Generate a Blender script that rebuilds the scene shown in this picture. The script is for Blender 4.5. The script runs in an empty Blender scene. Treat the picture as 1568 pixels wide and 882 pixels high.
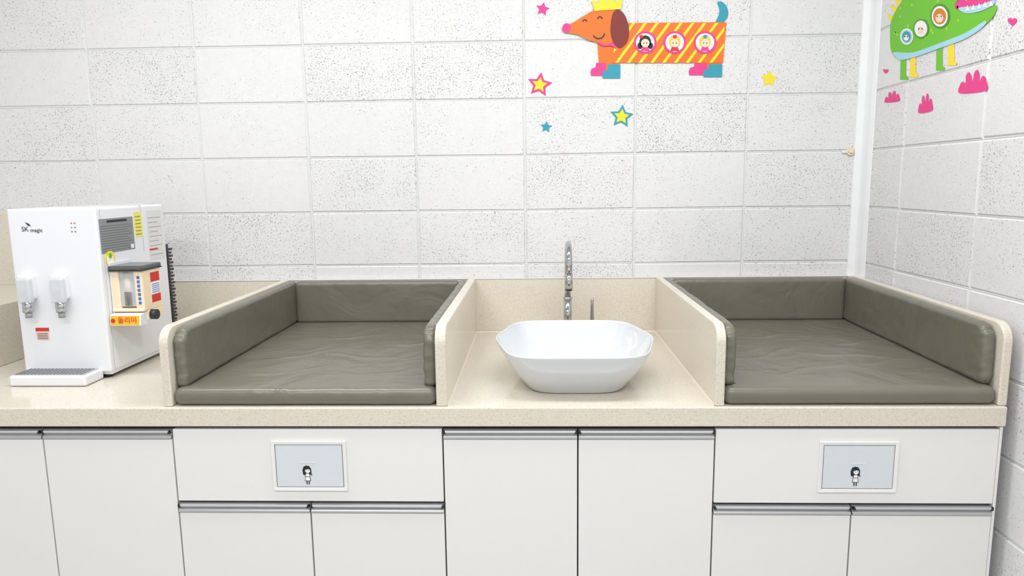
import bpy, bmesh, math, random
from mathutils import Vector, Matrix, noise
random.seed(4)
S=bpy.context.scene
COL=S.collection
try:
    S.view_settings.view_transform='Standard'; S.view_settings.look='None'
    S.view_settings.exposure=0.0
except Exception: pass

# ---------------------------------------------------------------- helpers
def lin(c):
    return c/12.92 if c<=.04045 else ((c+.055)/1.055)**2.4
def rgb(r,g,b): return (lin(r/255),lin(g/255),lin(b/255),1)
def newmat(name):
    m=bpy.data.materials.new(name); m.use_nodes=True
    nt=m.node_tree; return m,nt,nt.nodes['Principled BSDF']
def N(nt,t,**k):
    n=nt.nodes.new(t)
    for a,b in k.items():
        if a in('inp',):
            for i,v in b.items(): n.inputs[i].default_value=v
        else: setattr(n,a,b)
    return n
def L(nt,a,b): nt.links.new(a,b)
def simple(name,col,rough=.5,metal=0,noise_amt=.02,noise_scale=40,bump=0,coat=0,spec=.5,trans=0,alpha=1):
    m,nt,p=newmat(name)
    tc=N(nt,'ShaderNodeTexCoord'); no=N(nt,'ShaderNodeTexNoise',inp={'Scale':noise_scale,'Detail':2})
    L(nt,tc.outputs['Object'],no.inputs['Vector'])
    cr=N(nt,'ShaderNodeValToRGB')
    cr.color_ramp.elements[0].color=tuple(max(0,c*(1-noise_amt)) for c in col[:3])+(1,)
    cr.color_ramp.elements[1].color=tuple(min(1,c*(1+noise_amt)) for c in col[:3])+(1,)
    L(nt,no.outputs['Fac'],cr.inputs['Fac']); L(nt,cr.outputs[0],p.inputs['Base Color'])
    p.inputs['Roughness'].default_value=rough; p.inputs['Metallic'].default_value=metal
    p.inputs['Specular IOR Level'].default_value=spec
    p.inputs['Coat Weight'].default_value=coat
    p.inputs['Transmission Weight'].default_value=trans
    p.inputs['Alpha'].default_value=alpha
    if bump:
        b=N(nt,'ShaderNodeBump',inp={'Strength':bump,'Distance':.002}); L(nt,no.outputs['Fac'],b.inputs['Height']); L(nt,b.outputs[0],p.inputs['Normal'])
    return m
def mesh_obj(name,verts,faces,mats,parent=None,fm=None,smooth=False):
    me=bpy.data.meshes.new(name); me.from_pydata(verts,[],faces); 
    for m in (mats if isinstance(mats,(list,tuple)) else [mats]): me.materials.append(m)
    if fm: me.polygons.foreach_set('material_index',fm)
    if smooth: me.polygons.foreach_set('use_smooth',[True]*len(me.polygons))
    me.update()
    o=bpy.data.objects.new(name,me); COL.objects.link(o)
    if parent: o.parent=parent
    return o
def fix_normals(o):
    bm=bmesh.new(); bm.from_mesh(o.data); bmesh.ops.recalc_face_normals(bm,faces=bm.faces); bm.to_mesh(o.data); bm.free()
def empty(name,loc=(0,0,0)):
    o=bpy.data.objects.new(name,None); COL.objects.link(o); o.empty_display_size=.05
    return o
def box(name,x0,x1,y0,y1,z0,z1,mat,parent=None,bev=.002,seg=2):
    bm=bmesh.new(); bmesh.ops.create_cube(bm,size=1)
    for v in bm.verts:
        v.co=Vector(((x0+x1)/2+v.co.x*(x1-x0),(y0+y1)/2+v.co.y*(y1-y0),(z0+z1)/2+v.co.z*(z1-z0)))
    if bev: bmesh.ops.bevel(bm,geom=bm.edges[:],offset=bev,segments=seg,affect='EDGES',profile=.5)
    me=bpy.data.meshes.new(name); bm.to_mesh(me); bm.free(); me.materials.append(mat)
    o=bpy.data.objects.new(name,me); COL.objects.link(o)
    if parent: o.parent=parent
    return o
def prism(name,outline,axis,a0,a1,mat,parent=None,bev=0,seg=2,smooth=False):
    def P(p,a):
        return {'x':(a,p[0],p[1]),'y':(p[0],a,p[1]),'z':(p[0],p[1],a)}[axis]
    n=len(outline); vs=[P(p,a0) for p in outline]+[P(p,a1) for p in outline]
    fs=[list(range(n))[::-1],[i+n for i in range(n)]]+[[i,(i+1)%n,(i+1)%n+n,i+n] for i in range(n)]
    o=mesh_obj(name,vs,fs,mat,parent); fix_normals(o)
    if bev:
        m=o.modifiers.new('bevel','BEVEL'); m.width=bev; m.segments=seg; m.limit_method='ANGLE'; m.angle_limit=math.radians(50)
    if smooth:
        for p in o.data.polygons: p.use_smooth=len(p.vertices)==4
    return o
def cyl(name,c,r,h,mat,parent=None,axis='z',seg=32,r2=None,bev=.001):
    bm=bmesh.new(); bmesh.ops.create_cone(bm,cap_ends=True,segments=seg,radius1=r,radius2=r if r2 is None else r2,depth=h)
    if bev:
        es=[e for e in bm.edges if len(e.link_faces)==2 and any(len(f.verts)>4 for f in e.link_faces)]
        bmesh.ops.bevel(bm,geom=es,offset=bev,segments=2,affect='EDGES')
    M={'z':Matrix.Identity(3),'x':Matrix.Rotation(math.pi/2,3,'Y'),'y':Matrix.Rotation(math.pi/2,3,'X')}[axis]
    for v in bm.verts: v.co=M@v.co+Vector(c)
    for f in bm.faces: f.smooth=len(f.verts)==4
    me=bpy.data.meshes.new(name); bm.to_mesh(me); bm.free(); me.materials.append(mat)
    o=bpy.data.objects.new(name,me); COL.objects.link(o)
    if parent:o.parent=parent
    return o
def tube(name,pts,radii,mat,parent=None,seg=20):
    vs=[];fs=[];n=len(pts)
    pts=[Vector(p) for p in pts]
    if not isinstance(radii,(list,tuple)): radii=[radii]*n
    for i,p in enumerate(pts):
        t=(pts[min(i+1,n-1)]-pts[max(i-1,0)]).normalized()
        u=Vector((1,0,0)) if abs(t.x)<.9 else Vector((0,1,0))
        a=(u-t*u.dot(t)).normalized(); b=t.cross(a)
        for k in range(seg):
            q=2*math.pi*k/seg; vs.append(p+(a*math.cos(q)+b*math.sin(q))*radii[i])
    for i in range(n-1):
        for k in range(seg):
            fs.append([i*seg+k,i*seg+(k+1)%seg,(i+1)*seg+(k+1)%seg,(i+1)*seg+k])
    fs.append(list(range(seg))[::-1]); fs.append([(n-1)*seg+k for k in range(seg)])
    o=mesh_obj(name,vs,fs,mat,parent)
    for p in o.data.polygons: p.use_smooth=len(p.vertices)==4
    fix_normals(o)
    return o
def text(name,body,size,mat,M,parent):
    cu=bpy.data.curves.new(name,'FONT'); cu.body=body; cu.size=size; cu.align_x='CENTER'; cu.align_y='CENTER'; cu.extrude=.0002
    t=bpy.data.objects.new(name+'_c',cu); COL.objects.link(t)
    bpy.context.view_layer.update()
    dg=bpy.context.evaluated_depsgraph_get(); me=bpy.data.meshes.new_from_object(t.evaluated_get(dg))
    bpy.data.objects.remove(t)
    me.transform(M); me.materials.clear(); me.materials.append(mat)
    o=bpy.data.objects.new(name,me); COL.objects.link(o); o.parent=parent
    return o
FRONT=lambda x,y,z:Matrix.Translation((x,y,z))@Matrix.Rotation(math.pi/2,4,'X')
SIDE=lambda x,y,z:Matrix.Translation((x,y,z))@Matrix.Rotation(math.pi/2,4,'Z')@Matrix.Rotation(math.pi/2,4,'X')

# ---------------------------------------------------------------- materials
def wall_mat(name,horiz,off):
    m,nt,p=newmat(name)
    tc=N(nt,'ShaderNodeTexCoord'); sp=N(nt,'ShaderNodeSeparateXYZ'); L(nt,tc.outputs['Object'],sp.inputs[0])
    def mth(op,a,b=None,c=None,clamp=False):
        n=N(nt,'ShaderNodeMath',operation=op); n.use_clamp=clamp
        for i,x in enumerate((a,b,c)):
            if x is None: continue
            if isinstance(x,(int,float)): n.inputs[i].default_value=x
            else: L(nt,x,n.inputs[i])
        return n.outputs[0]
    h=sp.outputs[horiz]; z=sp.outputs['Z']
    cu=mth('FLOOR',mth('DIVIDE',mth('SUBTRACT',h,off),.4)); cv=mth('FLOOR',mth('DIVIDE',mth('SUBTRACT',z,.1),.2))
    cb=N(nt,'ShaderNodeCombineXYZ'); L(nt,cu,cb.inputs[0]); L(nt,cv,cb.inputs[1])
    wn=N(nt,'ShaderNodeTexWhiteNoise',noise_dimensions='3D'); L(nt,cb.outputs[0],wn.inputs['Vector'])
    def noi(sc,det=2,rough=.5,dist=0):
        n=N(nt,'ShaderNodeTexNoise',inp={'Scale':sc,'Detail':det,'Roughness':rough,'Distortion':dist}); L(nt,tc.outputs['Object'],n.inputs['Vector']); return n.outputs['Fac']
    fine=noi(180,3,.7,.4); mid=noi(6,3,.65); big=noi(1.7,2)
    thr=mth('SUBTRACT',.742,mth('ADD',mth('MULTIPLY',wn.outputs['Value'],.075),mth('MULTIPLY',mid,.18)))
    pit=mth('MULTIPLY',mth('SUBTRACT',fine,thr),12,clamp=True)
    mot=noi(34,4,.7)
    base=N(nt,'ShaderNodeMix',data_type='RGBA'); base.inputs[6].default_value=rgb(214,214,215); base.inputs[7].default_value=rgb(236,236,237)
    L(nt,mth('ADD',mth('MULTIPLY',big,.4),mth('MULTIPLY',mot,.6)),base.inputs[0])
    mx=N(nt,'ShaderNodeMix',data_type='RGBA'); L(nt,base.outputs[2],mx.inputs[6]); mx.inputs[7].default_value=rgb(122,122,122)
    L(nt,mth('MULTIPLY',pit,.72),mx.inputs[0]); L(nt,mx.outputs[2],p.inputs['Base Color'])
    hgt=mth('SUBTRACT',mth('MULTIPLY',mot,.6),pit)
    b=N(nt,'ShaderNodeBump',inp={'Strength':.65,'Distance':.0035}); L(nt,hgt,b.inputs['Height']); L(nt,b.outputs[0],p.inputs['Normal'])
    p.inputs['Roughness'].default_value=.6
    return m
X0=-.0404; WX=1.178
M_wallb=wall_mat('painted_block_back','X',X0); M_wallr=wall_mat('painted_block_right','Y',-.27)
M_mortar=simple('painted_mortar',rgb(230,230,230),.55,bump=.3,noise_scale=60)
M_strip=simple('painted_filler',rgb(238,239,241),.45,bump=.4,noise_scale=18)
M_plaster=simple('white_plaster',rgb(226,226,224),.7,bump=.1)
M_ceil=simple('ceiling_white',rgb(236,236,236),.8)
M_floor=simple('floor_vinyl',rgb(184,182,178),.4,noise_amt=.06,noise_scale=12)
def quartz():
    m,nt,p=newmat('beige_quartz')
    tc=N(nt,'ShaderNodeTexCoord')
    def noi(sc,det,r=.5):
        n=N(nt,'ShaderNodeTexNoise',inp={'Scale':sc,'Detail':det,'Roughness':r}); L(nt,tc.outputs['Object'],n.inputs['Vector']); return n
    v=N(nt,'ShaderNodeTexVoronoi',inp={'Scale':480}); L(nt,tc.outputs['Object'],v.inputs['Vector'])
    sep=N(nt,'ShaderNodeSeparateColor'); L(nt,v.outputs['Color'],sep.inputs[0])
    cr=N(nt,'ShaderNodeValToRGB'); e=cr.color_ramp.elements
    cr.color_ramp.interpolation='CONSTANT'
    e[0].position=0; e[0].color=rgb(203,193,175); e[1].position=.08; e[1].color=rgb(219,211,196)
    x=e.new(.55); x.color=rgb(222,215,201); x=e.new(.95); x.color=rgb(231,226,215)
    L(nt,sep.outputs[0],cr.inputs['Fac'])
    n2=noi(5,3); mx=N(nt,'ShaderNodeMix',data_type='RGBA',blend_type='MULTIPLY'); mx.inputs[0].default_value=1
    c2=N(nt,'ShaderNodeValToRGB'); c2.color_ramp.elements[0].color=(.97,.97,.97,1); c2.color_ramp.elements[1].color=(1.02,1.02,1.02,1)
    L(nt,n2.outputs['Fac'],c2.inputs['Fac']); L(nt,cr.outputs[0],mx.inputs[6]); L(nt,c2.outputs[0],mx.inputs[7])
    L(nt,mx.outputs[2],p.inputs['Base Color']); p.inputs['Roughness'].default_value=.16; p.inputs['Specular IOR Level'].default_value=.5
    return m
M_quartz=quartz()
def vinyl():
    m,nt,p=newmat('grey_green_vinyl')
    tc=N(nt,'ShaderNodeTexCoord')
    def noi(sc,det,r=.5,d=0):
        n=N(nt,'ShaderNodeTexNoise',inp={'Scale':sc,'Detail':det,'Roughness':r,'Distortion':d}); L(nt,tc.outputs['Object'],n.inputs['Vector']); return n
    a=noi(5,3,.5,1.2); g=noi(900,2)
    cr=N(nt,'ShaderNodeValToRGB'); cr.color_ramp.elements[0].color=rgb(107,105,93); cr.color_ramp.elements[1].color=rgb(117,115,102)
    L(nt,a.outputs['Fac'],cr.inputs['Fac']); L(nt,cr.outputs[0],p.inputs['Base Color'])
    b1=N(nt,'ShaderNodeBump',inp={'Strength':.4,'Distance':.02}); L(nt,a.outputs['Fac'],b1.inputs['Height'])
    b2=N(nt,'ShaderNodeBump',inp={'Strength':.08,'Distance':.001}); L(nt,g.outputs['Fac'],b2.inputs['Height']); L(nt,b1.outputs[0],b2.inputs['Normal'])
    L(nt,b2.outputs[0],p.inputs['Normal']); p.inputs['Roughness'].default_value=.3; p.inputs['Specular IOR Level'].default_value=.6
    return m
M_vinyl=vinyl()
M_seam_shade=simple('vinyl_seam_shade',rgb(70,69,60),.6)  # dark tone for pad seams and the shade painted along them
M_door=simple('cabinet_white',rgb(235,234,232),.25,noise_amt=.01)
M_carc=simple('carcass_dark',rgb(70,70,72),.6)
M_gap=simple('shadow_gap_black',rgb(30,30,32),.6)
M_alu=simple('handle_aluminium',rgb(192,193,196),.38,metal=.5)
M_alu2=simple('handle_aluminium_dark',rgb(110,110,113),.4,metal=.8)
M_plate=simple('plate_pale_blue',rgb(214,221,227),.2)
M_cer=simple('white_ceramic',rgb(214,218,222),.06,noise_amt=.003,coat=.6)
M_chrome=simple('chrome',rgb(190,192,196),.08,metal=1,noise_amt=.01)
M_white=simple('white_plastic',rgb(233,235,240),.25,noise_amt=.005)
M_grey=simple('grey_plastic',rgb(160,164,168),.35)
M_dark=simple('dark_plastic',rgb(42,44,48),.4)
M_clear=simple('clear_plastic',rgb(225,229,233),.1,alpha=.6)
M_smoke=simple('smoked_plastic',rgb(70,78,84),.12,alpha=.75)
M_cream=simple('cream_plastic',rgb(244,226,194),.3)
M_cup=simple('paper_cup',rgb(210,205,200),.5)
FLAT={}
def flat(name,r,g,b):
    if name not in FLAT: FLAT[name]=simple('print_'+name,rgb(r,g,b),.5,noise_amt=.01)
    return FLAT[name]
BLACK=flat('black',28,26,30); PINK=flat('pink',230,58,138); YEL=flat('yellow',250,220,40); TEAL=flat('teal',46,152,174); ORG=flat('orange',236,114,28)
WHT=flat('white',242,242,242); BROWN=flat('brown',126,38,28); SKIN=flat('skin',246,214,188); GRN=flat('green',108,192,36); LGRN=flat('light_green',176,222,70)
RED=flat('red',210,46,38); SBLUE=flat('sky_blue',166,214,230); GREYL=flat('label_grey',138,140,142); GREYD=flat('label_text',95,97,99); GOLD=flat('gold',246,186,36); BLUE=flat('blue',60,110,200); DGRN=flat('dark_green',70,146,30)
PAPER=flat('paper',222,222,221); YLAB=flat('label_yellow',236,228,116); LION=flat('lion',210,126,30); CREAMS=flat('cream_hair',248,200,60)

# ---------------------------------------------------------------- room
ZC=2.7; XL=-2.7; YF=-4.2
def block_wall(name,hs,mapf,mats):
    zs=[0]+[.1+.2*i for i in range(13)]+[ZC]
    vs=[];fs=[];fm=[]
    a,b,dp=.0024,.0062,.0045
    for i in range(len(hs)-1):
        for j in range(len(zs)-1):
            h0,h1,z0,z1=hs[i],hs[i+1],zs[j],zs[j+1]; k=len(vs)
            for off,d in((0,dp*.5),(a,dp),(b,0)):
                jit=[(random.uniform(-.0014,.0014) if off==b else 0) for _ in range(8)]
                vs+= [mapf(h0+off+jit[0],z0+off+jit[1],d),mapf(h1-off+jit[2],z0+off+jit[3],d),mapf(h1-off+jit[4],z1-off+jit[5],d),mapf(h0+off+jit[6],z1-off+jit[7],d)]
            for r in(0,1):
                for q in range(4):
                    fs.append([k+r*4+q,k+r*4+(q+1)%4,k+r*4+4+(q+1)%4,k+r*4+4+q]); fm.append(1 if r==0 else 0)
            fs.append([k+8,k+9,k+10,k+11]); fm.append(0)
    return mesh_obj(name,vs,fs,mats,fm=fm)
hs=[XL]+[X0+.4*k for k in range(-6,4) if XL+.05<X0+.4*k<WX-.02]+[WX]
block_wall('wall_back',hs,lambda h,z,d:(h,d,z),[M_wallb,M_mortar])
hs=[YF]+[-.27-.4*k for k in range(9,-1,-1)]+[0]
block_wall('wall_right',hs,lambda h,z,d:(WX+d,h,z),[M_wallr,M_mortar])
mesh_obj('wall_left',[(XL,YF,0),(XL,0.01,0),(XL,.01,ZC),(XL,YF,ZC)],[[0,1,2,3]],M_plaster)
mesh_obj('wall_front',[(XL,YF,0),(WX+.01,YF,0),(WX+.01,YF,ZC),(XL,YF,ZC)],[[0,1,2,3]],M_plaster)
mesh_obj('floor',[(XL,YF,0),(WX+.01,YF,0),(WX+.01,.01,0),(XL,.01,0)],[[0,1,2,3]],M_floor)
mesh_obj('ceiling',[(XL,YF,ZC),(WX+.01,YF,ZC),(WX+.01,.01,ZC),(XL,.01,ZC)],[[3,2,1,0]],M_ceil)
out=[(WX-.036,.002),(WX-.034,-.005),(WX-.026,-.010),(WX-.015,-.014),(WX-.011,-.026),(WX-.008,-.050),(WX-.002,-.066),(WX+.003,-.066),(WX+.003,.002)]
prism('trim_1',out,'z',1.046,ZC,M_strip,smooth=False,bev=.002)
fit=empty('wall_cable_anchor')
cyl('plate',(1.128,-.004,1.497),.014,.008,simple('aged_plastic',rgb(226,218,190),.5),fit,'y')
cyl('screw',(1.128,-.010,1.497),.006,.006,M_cream,fit,'y')
box('clip',1.098,1.118,-.006,0,1.492,1.503,M_white,fit,.001)

# ---------------------------------------------------------------- countertop
ct=empty('countertop'); CZ=.8453; CF=-.913; CE=1.146
box('slab',XL+.005,CE,CF,-.001,CZ-.05,CZ,M_quartz,ct,.003)
box('slab_return',CE-.01,WX-.002,-.75,-.001,CZ-.05,CZ,M_quartz,ct,.001)
box('backsplash',-1.5,WX-.002,-.021,-.001,CZ,1.049,M_quartz,ct,.002)
box('tall_backsplash',XL+.005,-1.5,-.03,-.001,CZ,1.315,M_quartz,ct,.003)
box('raised_ledge',XL+.005,-1.70,-.60,-.03,CZ,1.04,M_quartz,ct,.003)
box('caulk_line',-1.49,WX-.04,-.0235,-.019,1.0475,1.0505,M_white,ct,.0005)
def shear(o):
    for v in o.data.vertices:
        w=max(0,min(1.06,(v.co.x-.47)/(1.128-.47))); v.co.x+=.026*w*max(0,(v.co.y+.905)/.905)
def panel(name,x0,x1):
    R=.045; yf=-.904; zt=1.051
    o=[(-.02,CZ),(yf,CZ)]
    for i in range(11):
        q=math.pi/2*i/10; o.append((yf+R-R*math.cos(q),zt-R+R*math.sin(q)))
    o.append((-.02,zt))
    return prism(name,o,'x',x0,x1,M_quartz,ct,bev=.004,seg=3)
panel('divider_1',-.957,-.934); panel('divider_2',-.256,-.2285); panel('divider_3',.4404,.464); shear(panel('divider_4',1.128,1.150))
M_caulk=simple('silicone',rgb(228,219,200),.4)
for i,x in enumerate((-.2285,.4404)):
    s=1 if i==0 else -1
    prism('caulk_%d'%i,[(x,CZ),(x+s*.004,CZ),(x,CZ+.004)],'y',-.90,-.02,M_caulk,ct)
prism('caulk_b',[(-.022,CZ),(-.026,CZ),(-.022,CZ+.004)],'x',-.228,.44,M_caulk,ct)

# ---------------------------------------------------------------- padded cushions
def cushion(name,x0,x1,y0,y1,z0,z1,r,parent,nx,ny,nz,cornerR=0,amp=.0012,seed=0,creases=(),puff=0):
    bm=bmesh.new(); vid={}
    def vert(i,j,k):
        if (i,j,k) not in vid: vid[(i,j,k)]=bm.verts.new((x0+(x1-x0)*i/nx,y0+(y1-y0)*j/ny,z0+(z1-z0)*k/nz))
        return vid[(i,j,k)]
    for (A,B,ax) in((nx,ny,2),(nx,nz,1),(ny,nz,0)):
        C=(nx,ny,nz)[ax]
        for a in range(A):
            for b in range(B):
                for c in(0,C):
                    def P(a_,b_): 
                        return {2:(a_,b_,c),1:(a_,c,b_),0:(c,a_,b_)}[ax]
                    q=[vert(*P(a,b)),vert(*P(a+1,b)),vert(*P(a+1,b+1)),vert(*P(a,b+1))]
                    if (c==0)==(ax!=1): q=q[::-1]
                    bm.faces.new(q)
    mn=Vector((x0,y0,z0)); mx=Vector((x1,y1,z1)); cen=(mn+mx)/2
    for v in bm.verts:
        p=v.co; q=Vector([min(max(p[i],mn[i]+r),mx[i]-r) for i in range(3)])
        d=p-q
        if d.length>1e-9:
            m=max(abs(c) for c in d); 
            v.co=q+d.normalized()*m
    for v in bm.verts:
        p=v.co
        if cornerR:
            cy=y0+cornerR; cz=z1-cornerR; dy=p.y-cy; dz=p.z-cz
            if dy<0 and dz>0:
                l=math.hypot(dy,dz); m=max(-dy,dz); p.y=cy+dy/l*m; p.z=cz+dz/l*m
    bm.normal_update()
    nrm={v:v.normal.copy() for v in bm.verts}
    for v in bm.verts:
        p=v.co; n=nrm[v]
        s=noise.noise(Vector((p.x*9+seed,p.y*7,p.z*12)))*amp+noise.noise(Vector((p.x*30+seed,p.y*24,p.z*34)))*amp*.35
        if cornerR:
            e=math.exp(-max(0,p.y-y0)/.03); s+=.0032*e*noise.noise(Vector((p.x*25+seed,p.y*22+p.z*30,p.z*55)))
            s+=.0013*noise.noise(Vector((seed*2,p.y*26+p.z*14,p.z*5)))
        for (ax_,ay_,bx_,by_,w,h) in creases:
            if n.z>.5 :
                A=Vector((ax_,ay_));B=Vector((bx_,by_));P=Vector((p.x,p.y)); t=max(0,min(1,(P-A).dot(B-A)/(B-A).length_squared))
                C_=A+(B-A)*t; C_.y+=.012*math.sin(t*7+seed)
                dd=(P-C_).length; s+=h*math.exp(-(dd/w)**2)*math.sin(math.pi*min(1,max(0,t*.9+.05)))
        if puff:
            ex=min(p.x-x0,x1-p.x); ey=min(p.y-y0,y1-p.y)
            s+=puff*(1-math.exp(-max(0,min(ex,ey))/.06))*(1 if n.z>.5 else 0)
        v.co=p+n*s
    me=bpy.data.meshes.new(name); 
    bmesh.ops.recalc_face_normals(bm,faces=bm.faces)
    bm.to_mesh(me); bm.free(); me.materials.append(M_vinyl)
    me.polygons.foreach_set('use_smooth',[True]*len(me.polygons))
    o=bpy.data.objects.new(name,me); COL.objects.link(o); o.parent=parent
    return o
def changing(name,xa,xb,seed,sh=False):
    p=empty(name); T=.033; zt=1.046; pz=.892
    cr=[(xa+.12,-.80,xa+.35,-.70,.008,.0036),(xa+.30,-.55,xa+.55,-.62,.009,.0035),(xa+.45,-.45,xa+.62,-.40,.007,.0035),(xa+.2,-.35,xa+.4,-.30,.009,.0026),(xa+.5,-.78,xa+.60,-.72,.007,.0034),(xa+.38,-.74,xa+.62,-.50,.009,-.0022),(xa+.15,-.62,xa+.30,-.50,.008,.003),(xa+.42,-.68,xa+.60,-.63,.006,.003)]
    os_=[cushion('base_pad',xa+.001,xb-.001,-.903,-.03,CZ+.0005,pz,.019,p,120,150,10,seed=seed,creases=cr,puff=.002,amp=.0010),
    cushion('bolster_back',xa+.03,xb-.03,-.022-T,-.022,pz-.004,zt,.014,p,110,10,36,seed=seed+3,amp=.0012),
    cushion('bolster_left',xa+.001,xa+T,-.882,-.024,pz-.003,zt,.014,p,10,150,40,cornerR=.045,seed=seed+5,amp=.0018),
    cushion('bolster_right',xb-T,xb-.001,-.882,-.024,pz-.003,zt,.014,p,10,150,40,cornerR=.045,seed=seed+8,amp=.0018),
    box('seam_shade_left',xa+T-.002,xa+T+.0015,-.87,-.05,pz-.002,pz+.0018,M_seam_shade,p,0),  # dark strips: seam plus painted shade where bolster meets base
    box('seam_shade_back',xa+T,xb-T,-.0575,-.054,pz-.002,pz+.0022,M_seam_shade,p,0),
    box('seam_shade_right',xb-T-.0015,xb-T+.002,-.87,-.05,pz-.002,pz+.0018,M_seam_shade,p,0)]
    if sh:
        for o in os_: shear(o)
    return p
changing('changing_pad',-.934,-.256,1.3)
changing('changing_pad.001',.464,1.128,21.7,True)

# ---------------------------------------------------------------- cabinets
cab=empty('base_cabinet'); DY=-.908
box('carcass',XL+.01,1.138,-.885,-.03,.08,CZ-.051,M_carc,cab,0)
box('toe_kick',XL+.01,1.138,-.84,-.80,0,.08,M_gap,cab,0)
box('top_gap',XL+.01,1.14,-.893,-.884,.784,.7948,M_gap,cab,0)
box('end_panel',1.136,1.143,DY,-.03,.0,CZ-.052,M_door,cab,.001)
def door(n,x0,x1,z0,z1):
    box('door_leaf_'+n,x0+.0018,x1-.0018,DY,-.886,z0,z1,M_door,cab,.0015)
def handle(n,x0,x1,zt):
    zb=zt-.024
    o=[(-.886,zt-.001),(DY+.002,zt-.001),(DY-.0045,zt-.002),(DY-.006,zt-.006),(DY-.004,zt-.0085),(DY+.003,zt-.0105),(DY+.004,zt-.013),(DY-.001,zt-.0165),(DY-.003,zt-.019),(DY-.003,zb),(-.886,zb)]
    prism('grip_rail_'+n,o,'x',x0+.002,x1-.002,M_alu,cab,bev=.0005)
    box('rail_shadow_'+n,x0,x1,-.892,-.884,zb,zt+.006,M_gap,cab,0)
    prism('rail_notch_shade_%s0'%n,[(x0+.002,zt-.009),(x0+.009,zt-.009),(x0+.0055,zt-.0005),(x0+.002,zt-.0005)],'y',DY-.0064,DY-.001,M_gap,cab)  # black inlays paint the shade of notches at the rail ends
    prism('rail_notch_shade_%s1'%n,[(x1-.009,zt-.009),(x1-.002,zt-.009),(x1-.002,zt-.0005),(x1-.0055,zt-.0005)],'y',DY-.0064,DY-.001,M_gap,cab)
ZT=.786
a=[-2.32,-1.975,-1.628,-1.2815,-.9395]
for i in range(4):
    handle('a%d'%i,a[i],a[i+1],ZT); door('a%d'%i,a[i],a[i+1],.085,ZT-.026)
for i,(x0,x1) in enumerate(((-.2415,.1005),(.1005,.4425))):
    handle('c%d'%i,x0,x1,ZT); door('c%d'%i,x0,x1,.085,ZT-.026)
for n,(x0,xm,x1) in {'b':(-.9395,-.591,-.2415),'d':(.4425,.789,1.137)}.items():
    box('drawer_front_'+n,x0+.0018,x1-.0018,DY,-.886,.5925,.787,M_door,cab,.0015)
    box('drawer_gap_'+n,x0,x1,-.893,-.884,.58,.60,M_gap,cab,0)
    handle(n+'0',x0,xm,.586); handle(n+'1',xm,x1,.586)
    door(n+'0',x0,xm,.085,.560); door(n+'1',xm,x1,.085,.560)

def plate(name,xc):
    p=empty(name); zc=.690; w=.0965; h=.0665
    y=DY
    def ring(nm,w0,h0,w1,h1,ya,yb,mat):
        vs=[];fs=[]
        for (ww,hh,yy) in((w0,h0,y-.0002),(w0,h0,ya),(w1,h1,yb),(w1,h1,y-.0002)):
            vs+=[(xc-ww,yy,zc-hh),(xc+ww,yy,zc-hh),(xc+ww,yy,zc+hh),(xc-ww,yy,zc+hh)]
        for r in range(3):
            for q in range(4): fs.append([r*4+q,r*4+(q+1)%4,r*4+4+(q+1)%4,r*4+4+q])
        o=mesh_obj(nm,vs,fs,mat,p); fix_normals(o)
        mm=o.modifiers.new('b','BEVEL'); mm.width=.001; mm.segments=2
    ring('frame',w,h,w-.009,h-.009,y-.006,y-.005,M_door)
    ring('groove',w-.009,h-.009,w-.0105,h-.0105,y-.0005,y-.0005,M_gap)
    box('cover',xc-w+.0105,xc+w-.0105,y-.0045,y-.0003,zc-h+.0105,zc+h-.0105,M_plate,p,.001)
    box('latch',xc-.022,xc+.016,y-.0052,y-.0043,zc+.008,zc+.011,M_plate,p,.0003)
    yy=y-.0049; cx=xc-.006; cz=zc-.019
    def poly(nm,pts,mat,d): mesh_obj(nm,[(cx+u,yy-d,cz+v) for u,v in pts],[list(range(len(pts)))],mat,p)
    def ell(rx,rz,ox=0,oz=0,n=20): return [(ox+rx*math.cos(2*math.pi*i/n),oz+rz*math.sin(2*math.pi*i/n)) for i in range(n)]
    poly('girl_hair',[(-.011,-.004),(-.0125,.008),(-.009,.018),(-.002,.021),(.006,.019),(.0105,.011),(.0105,0),(.013,-.006),(.006,-.003),(-.004,-.006)],BLACK,0)
    poly('girl_face',ell(.0065,.0065,.001,.007),WHT,.0003)
    poly('girl_fringe',[(-.007,.009),(-.004,.015),(.004,.0155),(.008,.009),(.003,.0115)],BLACK,.0005)
    poly('girl_eye_l',ell(.001,.001,-.0015,.007,8),BLACK,.0005); poly('girl_eye_r',ell(.001,.001,.0035,.007,8),BLACK,.0005)
    poly('girl_dress_edge',[(-.0075,-.021),(-.005,-.001),(.006,-.001),(.0085,-.021)],BLACK,.0002)
    poly('girl_dress',[(-.006,-.0195),(-.0038,-.001),(.0048,-.001),(.0068,-.0195)],WHT,.0004)
    poly('girl_belt',[(-.0045,-.0095),(-.0043,-.008),(.0053,-.008),(.0055,-.0095)],BLACK,.0006)
    poly('girl_leg_l',[(-.0035,-.03),(-.0035,-.021),(-.001,-.021),(-.001,-.03)],BLACK,.0003)
    poly('girl_leg_r',[(.002,-.03),(.002,-.021),(.0045,-.021),(.0045,-.03)],BLACK,.0003)
plate('socket_cover',-.586); plate('socket_cover.001',.797)

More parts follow.
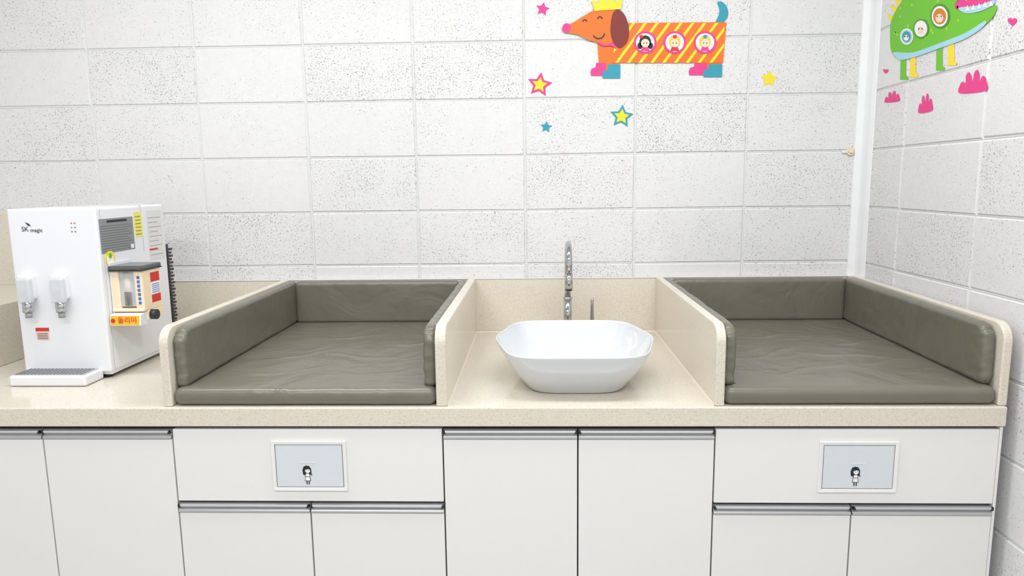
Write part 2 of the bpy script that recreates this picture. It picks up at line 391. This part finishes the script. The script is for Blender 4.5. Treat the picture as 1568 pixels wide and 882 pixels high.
# ---------------------------------------------------------------- vessel sink
sink=empty('vessel_sink'); SX,SY=.105,-.634
hexp=[(-.172,-.247),(.172,-.247),(.230,.0),(.170,.240),(-.170,.240),(-.230,.0)]
NS=120
def ray_r(th):
    d=(math.cos(th),math.sin(th)); best=1
    for i in range(6):
        (x1,y1),(x2,y2)=hexp[i],hexp[(i+1)%6]; ex,ey=x2-x1,y2-y1
        den=d[0]*ey-d[1]*ex
        if abs(den)<1e-9: continue
        t=(x1*ey-y1*ex)/den; s=(x1*d[1]-y1*d[0])/den
        if t>0 and -1e-6<=s<=1+1e-6: best=t; break
    return best
R0=[ray_r(2*math.pi*i/NS) for i in range(NS)]
def smooth_ring(R,k):
    for _ in range(k): R=[(R[i-1]+2*R[i]+R[(i+1)%NS])/4 for i in range(NS)]
    return R
Rrim=smooth_ring(R0,14); Rbase=smooth_ring(R0,22)
prof=[(0,.60,1),(0,.655,1),(.003,.67,1),(.012,.70,1),(.03,.765,.8),(.055,.85,.6),(.08,.925,.3),(.10,.968,.1),(.112,.988,0),(.1170,.993,0),(.1185,.989,0),(.1185,.978,0),(.1160,.970,0),(.105,.955,0),(.08,.905,.3),(.055,.835,.5),(.035,.73,.8),(.024,.58,1),(.019,.35,1),(.017,.12,1)]
vs=[];fs=[]
for z,s,b in prof:
    for i in range(NS):
        th=2*math.pi*i/NS; r=(Rrim[i]*(1-b)+Rbase[i]*b)*s
        vs.append((SX+r*math.cos(th),SY+r*math.sin(th),CZ+.0005+z))
for k in range(len(prof)-1):
    for i in range(NS): fs.append([k*NS+i,k*NS+(i+1)%NS,(k+1)*NS+(i+1)%NS,(k+1)*NS+i])
fs.append(list(range(NS))[::-1]); fs.append([(len(prof)-1)*NS+i for i in range(NS)])
o=mesh_obj('bowl',vs,fs,M_cer,sink,smooth=True); fix_normals(o)
mm=o.modifiers.new('s','SUBSURF'); mm.levels=1; mm.render_levels=1
cyl('drain_ring',(SX,SY,CZ+.0195),.024,.004,M_chrome,sink); cyl('drain_plug',(SX,SY,CZ+.0225),.017,.004,M_chrome,sink)

# ---------------------------------------------------------------- faucet
fa=empty('faucet'); fx,fy=.110,-.125
cyl('flange',(fx,fy,CZ+.004),.026,.008,M_chrome,fa)
cyl('lower_body',(fx,fy,CZ+.075),.0145,.135,M_chrome,fa)
cyl('collar',(fx,fy,CZ+.146),.0165,.010,M_chrome,fa)
ZA=1.124
pts=[(fx,fy,CZ+.14),(fx,fy,ZA)]; R=.066
for i in range(1,25):
    q=math.pi*i/24; pts.append((fx-.002*i/24,fy-R+R*math.cos(q),ZA+R*math.sin(q)))
pts.append((fx-.002,fy-2*R,1.09))
tube('gooseneck',pts,.0112,M_chrome,fa,24)
cyl('spout_tip',(fx-.002,fy-2*R,1.07),.0130,.05,M_chrome,fa)
cyl('aerator',(fx-.002,fy-2*R,1.042),.0115,.008,M_dark,fa)
tube('side_lever',[(.197,-.125,CZ),(.197,-.125,CZ+.07),(.197,-.126,CZ+.11),(.197,-.128,CZ+.14),(.197,-.128,CZ+.146)],[.008,.008,.0060,.0055,.003],M_chrome,fa,16)
cyl('lever_base',(.197,-.125,CZ+.004),.016,.008,M_chrome,fa)

# ---------------------------------------------------------------- water dispenser
wd=empty('water_dispenser'); wx0,wx1,wy0,wy1,wz1=-1.510,-1.250,-.646,-.285,1.345
body=box('body',wx0,wx1,wy0,wy1,.866,wz1,M_white,wd,.006,4)
box('base_foot',wx0+.006,wx1-.004,wy0+.01,wy1-.01,.856,.871,M_white,wd,.004)
for i,(x,y) in enumerate(((wx0+.03,wy0+.03),(wx1-.03,wy0+.03),(wx0+.03,wy1-.03),(wx1-.03,wy1-.03))): cyl('foot_%d'%i,(x,y,CZ+.006),.012,.012,M_dark,wd)
box('top_seam',wx0+.001,wx1+.0006,-.42,-.4188,1.2,wz1+.0006,M_grey,wd,0)
box('front_seam',wx1-.0006,wx1+.0005,-.628,-.6272,.87,wz1-.004,M_grey,wd,0)
box('drip_tray',-1.500,-1.277,-.725,-.64,CZ+.001,.877,M_white,wd,.006,3)
box('tray_grille',-1.492,-1.286,-.716,-.648,.876,.8785,M_grey,wd,.001)
for i in range(18):
    x=-1.487+i*.011; box('slat_%d'%i,x,x+.003,-.713,-.651,.8783,.8795,M_alu2,wd,0)
for i,x in enumerate((-1.467,-1.370)):
    box('tap_body_%d'%i,x-.022,x+.022,-.668,-.64,1.085,1.160,M_white,wd,.008,3)
    box('tap_shield_%d'%i,x-.012,x+.026,-.684,-.664,1.078,1.150,M_clear,wd,.006,3)
    cyl('tap_button_%d'%i,(x-.006,-.670,1.115),.012,.008,M_white,wd,'y')
    cyl('tap_nozzle_%d'%i,(x+.008,-.672,1.066),.0135,.03,M_chrome,wd)
    cyl('tap_spout_%d'%i,(x+.008,-.672,1.044),.009,.018,M_grey,wd)
yF=wy0-.0004
def flabel(n,x0,x1,z0,z1,mat,d=0): box(n,x0,x1,yF-.0006-d,wy0+.0005,z0,z1,mat,wd,0)
def slabel(n,y0,y1,z0,z1,mat,d=0): box(n,wx1-.0005,wx1+.0008+d,y0,y1,z0,z1,mat,wd,0)
text('logo_word','magic',.016,BLACK,FRONT(-1.427,yF,1.284),wd)
text('logo_mark','SK',.019,BLACK,FRONT(-1.460,yF,1.287),wd)
mesh_obj('logo_wing',[(-1.458,yF-.001,1.308),(-1.447,yF-.001,1.303),(-1.440,yF-.001,1.296),(-1.450,yF-.001,1.298)],[[0,1,2,3]],BLACK,wd)
for i,z in enumerate((1.302,1.290,1.278)): flabel('indicator_%d'%i,-1.325,-1.3215,z,z+.003,RED if i!=1 else GREYL); flabel('indicator_b%d'%i,-1.316,-1.311,z,z+.003,GREYL)
flabel('warning_label',-1.463,-1.424,.964,1.000,flat('lab_pink',232,205,196)); flabel('warning_head',-1.463,-1.424,.990,1.000,RED,.0004)
for i in range(4): flabel('warning_text_%d'%i,-1.459,-1.428,.967+i*.005,.969+i*.005,GREYD,.0004)
slabel('spec_label',-.636,-.468,1.213,1.313,GREYL)
slabel('spec_title',-.60,-.50,1.301,1.308,BLACK,.0003)
for i in range(11): slabel('spec_row_%d'%i,-.632,-.478-(i%3)*.01,1.219+i*.0072,1.2205+i*.0072,GREYD,.0003)
slabel('spec_qr',-.490,-.474,1.217,1.229,WHT,.0005)
slabel('yellow_label',-.462,-.418,1.248,1.326,YLAB)
for i in range(6): slabel('yellow_text_%d'%i,-.456,-.426,1.255+i*.011,1.258+i*.011,flat('olive',150,145,40),.0003)
slabel('paper_label',-.392,-.300,1.168,1.328,PAPER)
for i in range(9): slabel('paper_text_%d'%i,-.384,-.310-(i%2)*.02,1.183+i*.015,1.1845+i*.015,GREYL,.0003)
slabel('red_strip',-.389,-.34,1.20,1.205,RED,.0003)
cyl('energy_label',(wx1,-.600,1.196),.024,.002,YEL,wd,'x',bev=0); cyl('energy_inner',(wx1+.0008,-.600,1.193),.016,.002,WHT,wd,'x',bev=0); cyl('energy_green',(wx1+.0008,-.600,1.205),.008,.003,GRN,wd,'x',bev=0)
for i in range(26):
    z=.90+i*.0115; box('condenser_fin_%d'%i,wx0+.03,wx1-.002,-.280,-.250+.007*(i%2),z,z+.0075,M_dark,wd,.001)
box('condenser_plate',wx0+.03,wx1-.006,wy1,-.262,.89,1.21,M_dark,wd,.001)
tube('power_cord',[(-1.60,-.20,.95),(-1.64,-.12,1.05),(-1.70,-.06,1.15),(-1.80,-.045,1.20),(-1.92,-.04,1.22)],.003,M_dark,wd,10)

cd=empty('cup_dispenser'); cx0,cx1,cy0,cy1=-1.2485,-1.152,-.613,-.512
box('back_plate',cx0,cx0+.004,cy0,cy1,1.00,1.185,M_white,cd,.001)
box('left_cheek',cx0,cx0+.026,cy0,cy1-.002,1.045,1.165,M_cream,cd,.004)
box('right_cheek',cx1-.026,cx1,cy0,cy1,1.045,1.165,M_cream,cd,.004)
box('rear_block',cx0+.02,cx1-.01,cy0+.02,cy1-.002,1.045,1.165,M_cream,cd,.003)
box('bottom_lip',cx0,cx1,cy0-.004,cy1,1.040,1.050,M_cream,cd,.003)
box('window',cx0+.026,cx1-.026,cy0+.004,cy0+.008,1.055,1.165,M_clear,cd,.001)
cyl('cups',((cx0+cx1)/2,cy0+.022,1.105),.018,.10,M_cup,cd,r2=.021)
for i in range(7): cyl('cup_rim_%d'%i,((cx0+cx1)/2,cy0+.022,1.06+i*.006),.0215,.002,M_alu2,cd,bev=0)
box('lid',cx0-.0,cx1+.003,cy0-.006,cy1+.004,1.163,1.176,M_smoke,cd,.004)
box('lid_edge',cx0+.002,cx1+.004,cy0-.007,cy1+.005,1.160,1.164,M_dark,cd,.001)
def cs(n,y0,y1,z0,z1,mat,d=0): box(n,cx1-.0004,cx1+.0006+d,y0,y1,z0,z1,mat,cd,0)
cs('red_label',-.570,-.522,1.122,1.150,RED); cs('white_label',-.572,-.520,1.085,1.120,WHT); cs('red_label_low',-.570,-.522,1.060,1.083,RED)
for i in range(5): cs('label_text_%d'%i,-.566,-.526,1.089+i*.006,1.091+i*.006,BLUE,.0003)
for i in range(7):
    box('blue_glyph_%d'%i,cx1-.016,cx1-.008,cy0-.0008,cy0+.001,1.062+i*.0125,1.0705+i*.0125,BLUE,cd,0)
prism('label_shelf',[(cy0-.022,1.002),(cy0-.018,1.034),(cy0+.02,1.040),(cy0+.02,1.0)],'x',cx0,cx1-.004,M_white,cd,bev=.002)
prism('orange_label',[(cy0-.0235,1.005),(cy0-.0192,1.031),(cy0-.0175,1.031),(cy0-.0215,1.005)],'x',cx0+.004,cx1-.008,GOLD,cd)
try: text('orange_text','돌리미',.021,RED,FRONT((cx0+cx1)/2+.006,cy0-.0235,1.018),cd)
except Exception: pass
cyl('knob',(cx1+.006,cy0+.035,1.026),.015,.022,M_dark,cd,'x'); cyl('knob_stem',(cx1-.004,cy0+.035,1.026),.006,.02,M_dark,cd,'x')
cyl('orange_dot',(cx0+.012,cy0-.024,1.018),.006,.002,RED,cd,'y',bev=0)
box('shelf_end',cx0+.004,cx1,cy0+.015,cy1,1.012,1.041,M_cream,cd,.002)

# ---------------------------------------------------------------- wall stickers
def mback(u,v,l): return (.211+.00231*(u-910)+.00003*(v-118), -.0012-.0005*l, 1.772-.00222*(v-118)-.00004*(u-910))
def mright(u,v,l):
    X=.4842+.000938*(u-1335)-.0000087*v; Nn=.2533-.000012*(u-1335)-.000929*v; Y=1.068+.0000318*(u-1335)-.000142*v
    return (WX-.0012-.0005*l, 1.178*Y/X-2.587, 1.4017+1.178*Nn/X)
class Stk:
    def __init__(s,name,mp): s.name=name;s.mp=mp;s.v=[];s.f=[];s.m=[];s.mats=[]
    def poly(s,pts,mat,l=0):
        if mat not in s.mats: s.mats.append(mat)
        k=len(s.v); s.v+=[s.mp(u,v,l) for u,v in pts]; s.f.append(list(range(k,k+len(pts)))); s.m.append(s.mats.index(mat))
    def ell(s,u,v,ru,rv,mat,l=0,n=32): s.poly([(u+ru*math.cos(2*math.pi*i/n),v+rv*math.sin(2*math.pi*i/n)) for i in range(n)],mat,l)
    def blob(s,pts,mat,l=0,sub=6):
        n=len(pts);o=[]
        for i in range(n):
            p0,p1,p2,p3=pts[i-1],pts[i],pts[(i+1)%n],pts[(i+2)%n]
            for k in range(sub):
                t=k/sub
                o.append(tuple(.5*(2*p1[c]+(p2[c]-p0[c])*t+(2*p0[c]-5*p1[c]+4*p2[c]-p3[c])*t*t+(3*p1[c]-p0[c]-3*p2[c]+p3[c])*t**3) for c in(0,1)))
        s.poly(o,mat,l)
    def star(s,u,v,r,mat,l=0,rot=0,inner=.5):
        s.poly([(u+(r if i%2==0 else r*inner)*math.sin(math.pi*i/5+rot),v-(r if i%2==0 else r*inner)*math.cos(math.pi*i/5+rot)) for i in range(10)],mat,l)
    def arc(s,pts,w,mat,l=0):
        a=[];b=[]
        for i,p in enumerate(pts):
            q0=pts[max(0,i-1)];q1=pts[min(len(pts)-1,i+1)]; dx,dy=q1[0]-q0[0],q1[1]-q0[1]; d=math.hypot(dx,dy)
            a.append((p[0]-dy/d*w,p[1]+dx/d*w)); b.append((p[0]+dy/d*w,p[1]-dx/d*w))
        for i in range(len(pts)-1): s.poly([a[i],a[i+1],b[i+1],b[i]],mat,l)
    def done(s):
        o=mesh_obj(s.name,s.v,s.f,s.mats,fm=s.m); 
        bm=bmesh.new(); bm.from_mesh(o.data); bmesh.ops.triangulate(bm,faces=[f for f in bm.faces if len(f.verts)>4]); bm.to_mesh(o.data); bm.free()
        return o
nm='star_wall_sticker'
def star(k,lays):
    s=Stk(nm if k==0 else nm+'.%03d'%k,mback)
    for i,(u,v,r,m,rot) in enumerate(lays): s.star(u,v,r,m,i,rot)
    s.done()
star(0,[(832,13,11,PINK,.2)])
star(1,[(825,130,20,PINK,.15),(825,130,12.5,YEL,.15)])
star(2,[(834,197,9.5,TEAL,.1)])
star(3,[(952,180,19,TEAL,.1),(952,180,12.5,YEL,.1)])
star(4,[(1178,121,13.5,YEL,.05)])
d=Stk('dog_wall_sticker',mback)
d.blob([(1092,40),(1100,40),(1113,26),(1112,12),(1104,3),(1097,4),(1100,14),(1099,24)],TEAL,1)
d.poly([(915,66),(947,66),(950,108),(918,108)],ORG,2); d.poly([(1066,92),(1106,92),(1104,106),(1062,106)],ORG,2)
def boot(u0,u1,v0,v1,m,l):
    d.poly([(u0+9,v0),(u1,v0),(u1,v1),(u0+1,v1),(u0,v1-6),(u0+2,v1-11),(u0+8,v1-13)],m,l)
boot(904,928,96,116,PINK,3); boot(922,950,98,120,TEAL,4)
boot(1055,1083,97,115,PINK,3); boot(1077,1106,98,118,TEAL,4)
bx0,bx1,by0,by1=942,1113,35,96
d.poly([(bx0,by0),(bx1-2,by0-1),(bx1-6,by1),(bx0-5,by1)],ORG,5)
for i in range(-3,11):
    x=bx0+i*18; w=5
    q=[]
    for (xx,yy) in((x+44,by0),(x+44+w,by0),(x+w,by1),(x,by1)): q.append((xx,yy))
    lo,hi=bx0-2,bx1-5
    def cx(a,b): 
        t0,t1=0.,1.
        dxx=b[0]-a[0]
        for lim,sg in((lo,1),(hi,-1)):
            fa_=(a[0]-lim)*sg; fb_=(b[0]-lim)*sg
            if fa_<0 and fb_<0: return None
            if fa_<0: t0=max(t0,fa_/(fa_-fb_))
            if fb_<0: t1=min(t1,fa_/(fa_-fb_))
        if t1<=t0: return None
        return [(a[0]+dxx*t,a[1]+(b[1]-a[1])*t) for t in(t0,t1)]
    e1=cx(q[0],q[3]); e2=cx(q[1],q[2])
    if e1 and e2: d.poly([e1[0],e2[0],e2[1],e1[1]],YEL,6)
for i,(u,hair,bow) in enumerate(((988,BLACK,RED),(1033,CREAMS,RED),(1079,CREAMS,TEAL))):
    v=65; d.ell(u,v,17.5,17.5,PINK,8); d.ell(u,v,14,14,WHT,9)
    d.ell(u,v-1,9,10,hair,10); 
    if i==0: d.ell(u-8,v+5,4,5,hair,10); d.ell(u+8,v+5,4,5,hair,10)
    d.poly([(u-7,v+13),(u-4,v+6),(u+4,v+6),(u+7,v+13)],PINK if i!=1 else RED,11)
    d.ell(u,v+1,6.5,6.5,SKIN,12); d.ell(u-2.4,v+1,.9,.9,BLACK,13,8); d.ell(u+2.4,v+1,.9,.9,BLACK,13,8)
    d.ell(u-6 if i==0 else u,v-9,3.2,2.6,bow,13,12)
d.blob([(866,41),(880,33),(898,22),(912,15),(935,13),(955,22),(960,45),(950,64),(930,68),(905,62),(885,53),(868,49)],ORG,9)
d.blob([(930,68),(948,58),(944,74),(936,70),(922,70),(914,62)],PINK,10,4)
d.blob([(861,43),(865,36),(873,37),(874,46),(868,50),(863,48)],PINK,11,5)
d.blob([(938,22),(946,15),(956,22),(963,42),(961,62),(950,73),(940,66),(935,48)],BROWN,12)
d.arc([(896+3*math.cos(q)-0,33+3*math.sin(q)*-1) for q in [math.pi*i/8 for i in range(9)]],.8,BLACK,12)
d.arc([(919+3.5*math.cos(q),29-3.5*math.sin(q)) for q in [math.pi*i/8 for i in range(9)]],.8,BLACK,12)
d.arc([(917+9*math.cos(q),50+9*math.sin(q)) for q in [.1+2.6*i/10 for i in range(11)]],.9,BLACK,12)
d.poly([(911,17),(906,-2),(917,6),(921,-8),(930,3),(938,-10),(941,4),(954,-4),(951,14)],YEL,13)
d.ell(921,-8,2.5,2.5,GOLD,14,12); d.ell(938,-10,2.5,2.5,GOLD,14,12)
d.done()
c=Stk('crocodile_wall_sticker',mright)
for (u0,u1,v0,v1,m) in((1380,1388,70,122,GRN),(1395,1403,70,118,YEL),(1435,1444,50,108,GRN),(1453,1462,40,100,YEL)):
    c.poly([(u0,v0),(u1,v0),(u1,v1-7),(u1+4,v1-4),(u1+3,v1),(u0-1,v1)],m,0)
for (u,v) in((1371,12),(1377,2),(1383,-8),(1391,-18),(1401,-27),(1412,-34),(1366,26)):
    c.poly([(u-7,v-5),(u+9,v+2),(u+2,v+15)],YEL,1)
c.blob([(1364,60),(1365,35),(1374,14),(1390,-8),(1415,-25),(1450,-30),(1480,-34),(1510,-40),(1530,-34),(1526,-18),(1500,-12),(1474,-4),(1463,10),(1480,20),(1505,18),(1527,8),(1524,22),(1508,40),(1478,60),(1440,74),(1400,88),(1376,90),(1366,78)],GRN,2)
c.blob([(1370,80),(1400,80),(1440,66),(1480,50),(1510,32),(1506,42),(1478,60),(1440,74),(1400,88),(1378,91)],SBLUE,3)
c.blob([(1463,10),(1474,-2),(1500,-12),(1526,-16),(1520,4),(1500,14),(1480,18)],PINK,3)
c.blob([(1470,12),(1500,8),(1524,0),(1522,8),(1500,18),(1480,20)],SBLUE,4)
for i in range(6): u=1478+i*8; c.poly([(u,-6-i*1.8),(u+7,-8-i*1.8),(u+3.5,2-i*1.8)],WHT,4)
for i in range(5): u=1480+i*9; c.poly([(u,17-i*1.8),(u+7,16-i*1.8),(u+3.5,8-i*1.8)],WHT,5)
for (u,v,r,m,m2) in((1390,56,10,WHT,TEAL),(1412,44,12,DGRN,WHT),(1441,25,15,DGRN,LION)):
    c.ell(u,v,r,r*1.25,m,4); c.ell(u,v,r*.82,r*1.05,WHT if m is not WHT else SBLUE,5); c.ell(u,v,r*.66,r*.82,m2,6)
    c.ell(u,v+r*.2,r*.4,r*.45,SKIN if m2 is LION else (WHT if m2 is TEAL else SKIN),7); c.ell(u-r*.2,v,1,1.2,BLACK,8,8); c.ell(u+r*.2,v,1,1.2,BLACK,8,8)
for _ in range(26):
    u=random.uniform(1372,1480); v=72-(u-1372)*.25-random.uniform(0,60)
    if v<-12: continue
    c.ell(u,v,1.3,2.2,LGRN,3,8)
c.done()
def grass(name,u,v,w,h):
    g=Stk(name,mright)
    g.blob([(u-w,v+h),(u-w*1.02,v+h*.3),(u-w*.8,v+h*.0),(u-w*.58,v+h*.15),(u-w*.55,v-h*.5),(u-w*.34,v-h*.8),(u-w*.14,v-h*.5),(u-w*.04,v-h*.05),(u+w*.08,v-h*.75),(u+w*.3,v-h),(u+w*.48,v-h*.7),(u+w*.5,v-h*.05),(u+w*.68,v-h*.45),(u+w*.92,v-h*.4),(u+w*1.02,v),(u+w,v+h*.75)],PINK,0,5); g.done()
grass('grass_wall_sticker',1367,148,10.5,9); grass('grass_wall_sticker.001',1418,158,10,15); grass('grass_wall_sticker.002',1491,125,20,18)
def heart(name,u,v,r):
    g=Stk(name,mright)
    pts=[]
    for i in range(24):
        t=2*math.pi*i/24; pts.append((u+r*.065*16*math.sin(t)**3,v-r*.065*(13*math.cos(t)-5*math.cos(2*t)-2*math.cos(3*t)-math.cos(4*t))))
    g.poly(pts,PINK,0); g.done()
heart('heart_wall_sticker',1551,33,7); heart('heart_wall_sticker.001',1357,109,4)

# ---------------------------------------------------------------- lights
M_em,nt,p=newmat('led_diffuser'); p.inputs['Emission Color'].default_value=(1,1,1,1); p.inputs['Emission Strength'].default_value=3; p.inputs['Base Color'].default_value=(1,1,1,1)
def led(name,x,y,w,l,pw):
    e=empty(name)
    box('frame',x-w/2-.02,x+w/2+.02,y-l/2-.02,y+l/2+.02,ZC-.03,ZC-.001,M_white,e,.003)
    mesh_obj('diffuser',[(x-w/2,y-l/2,ZC-.0305),(x+w/2,y-l/2,ZC-.0305),(x+w/2,y+l/2,ZC-.0305),(x-w/2,y+l/2,ZC-.0305)],[[3,2,1,0]],M_em,e)
    la=bpy.data.lights.new(name+'_area','AREA'); la.shape='RECTANGLE'; la.size=w; la.size_y=l; la.energy=pw; la.color=(.99,.995,1)
    o=bpy.data.objects.new('lamp',la); COL.objects.link(o); o.location=(x,y,ZC-.036); o.parent=e
led('ceiling_light',-1.1,-1.1,1.2,.3,14); led('ceiling_light.001',.35,-1.1,1.2,.3,14)
led('ceiling_light.002',-1.1,-2.9,1.2,.3,23); led('ceiling_light.003',.35,-2.9,1.2,.3,23)
w=bpy.data.worlds.new('World'); S.world=w; w.use_nodes=True; w.node_tree.nodes['Background'].inputs[0].default_value=(1,1,1,1); w.node_tree.nodes['Background'].inputs[1].default_value=.3

# ---------------------------------------------------------------- camera
f,pt,yw,ro,cz,D=1065.0,.1503,.0362,.0126,1.4017,2.5869
r0=Vector((math.cos(yw),math.sin(yw),0)); fh=Vector((-math.sin(yw),math.cos(yw),0))
F=fh*math.cos(pt)+Vector((0,0,-math.sin(pt))); u0=fh*math.sin(pt)+Vector((0,0,math.cos(pt)))
Rv=r0*math.cos(ro)-u0*math.sin(ro); U=r0*math.sin(ro)+u0*math.cos(ro)
cam=bpy.data.cameras.new('camera'); co=bpy.data.objects.new('camera',cam); COL.objects.link(co)
Mx=Matrix((Rv,U,-F)).transposed().to_4x4(); Mx.translation=Vector((0,-D,cz)); co.matrix_world=Mx
cam.sensor_width=36; cam.lens=f/1568*36; cam.clip_start=.05
S.camera=co
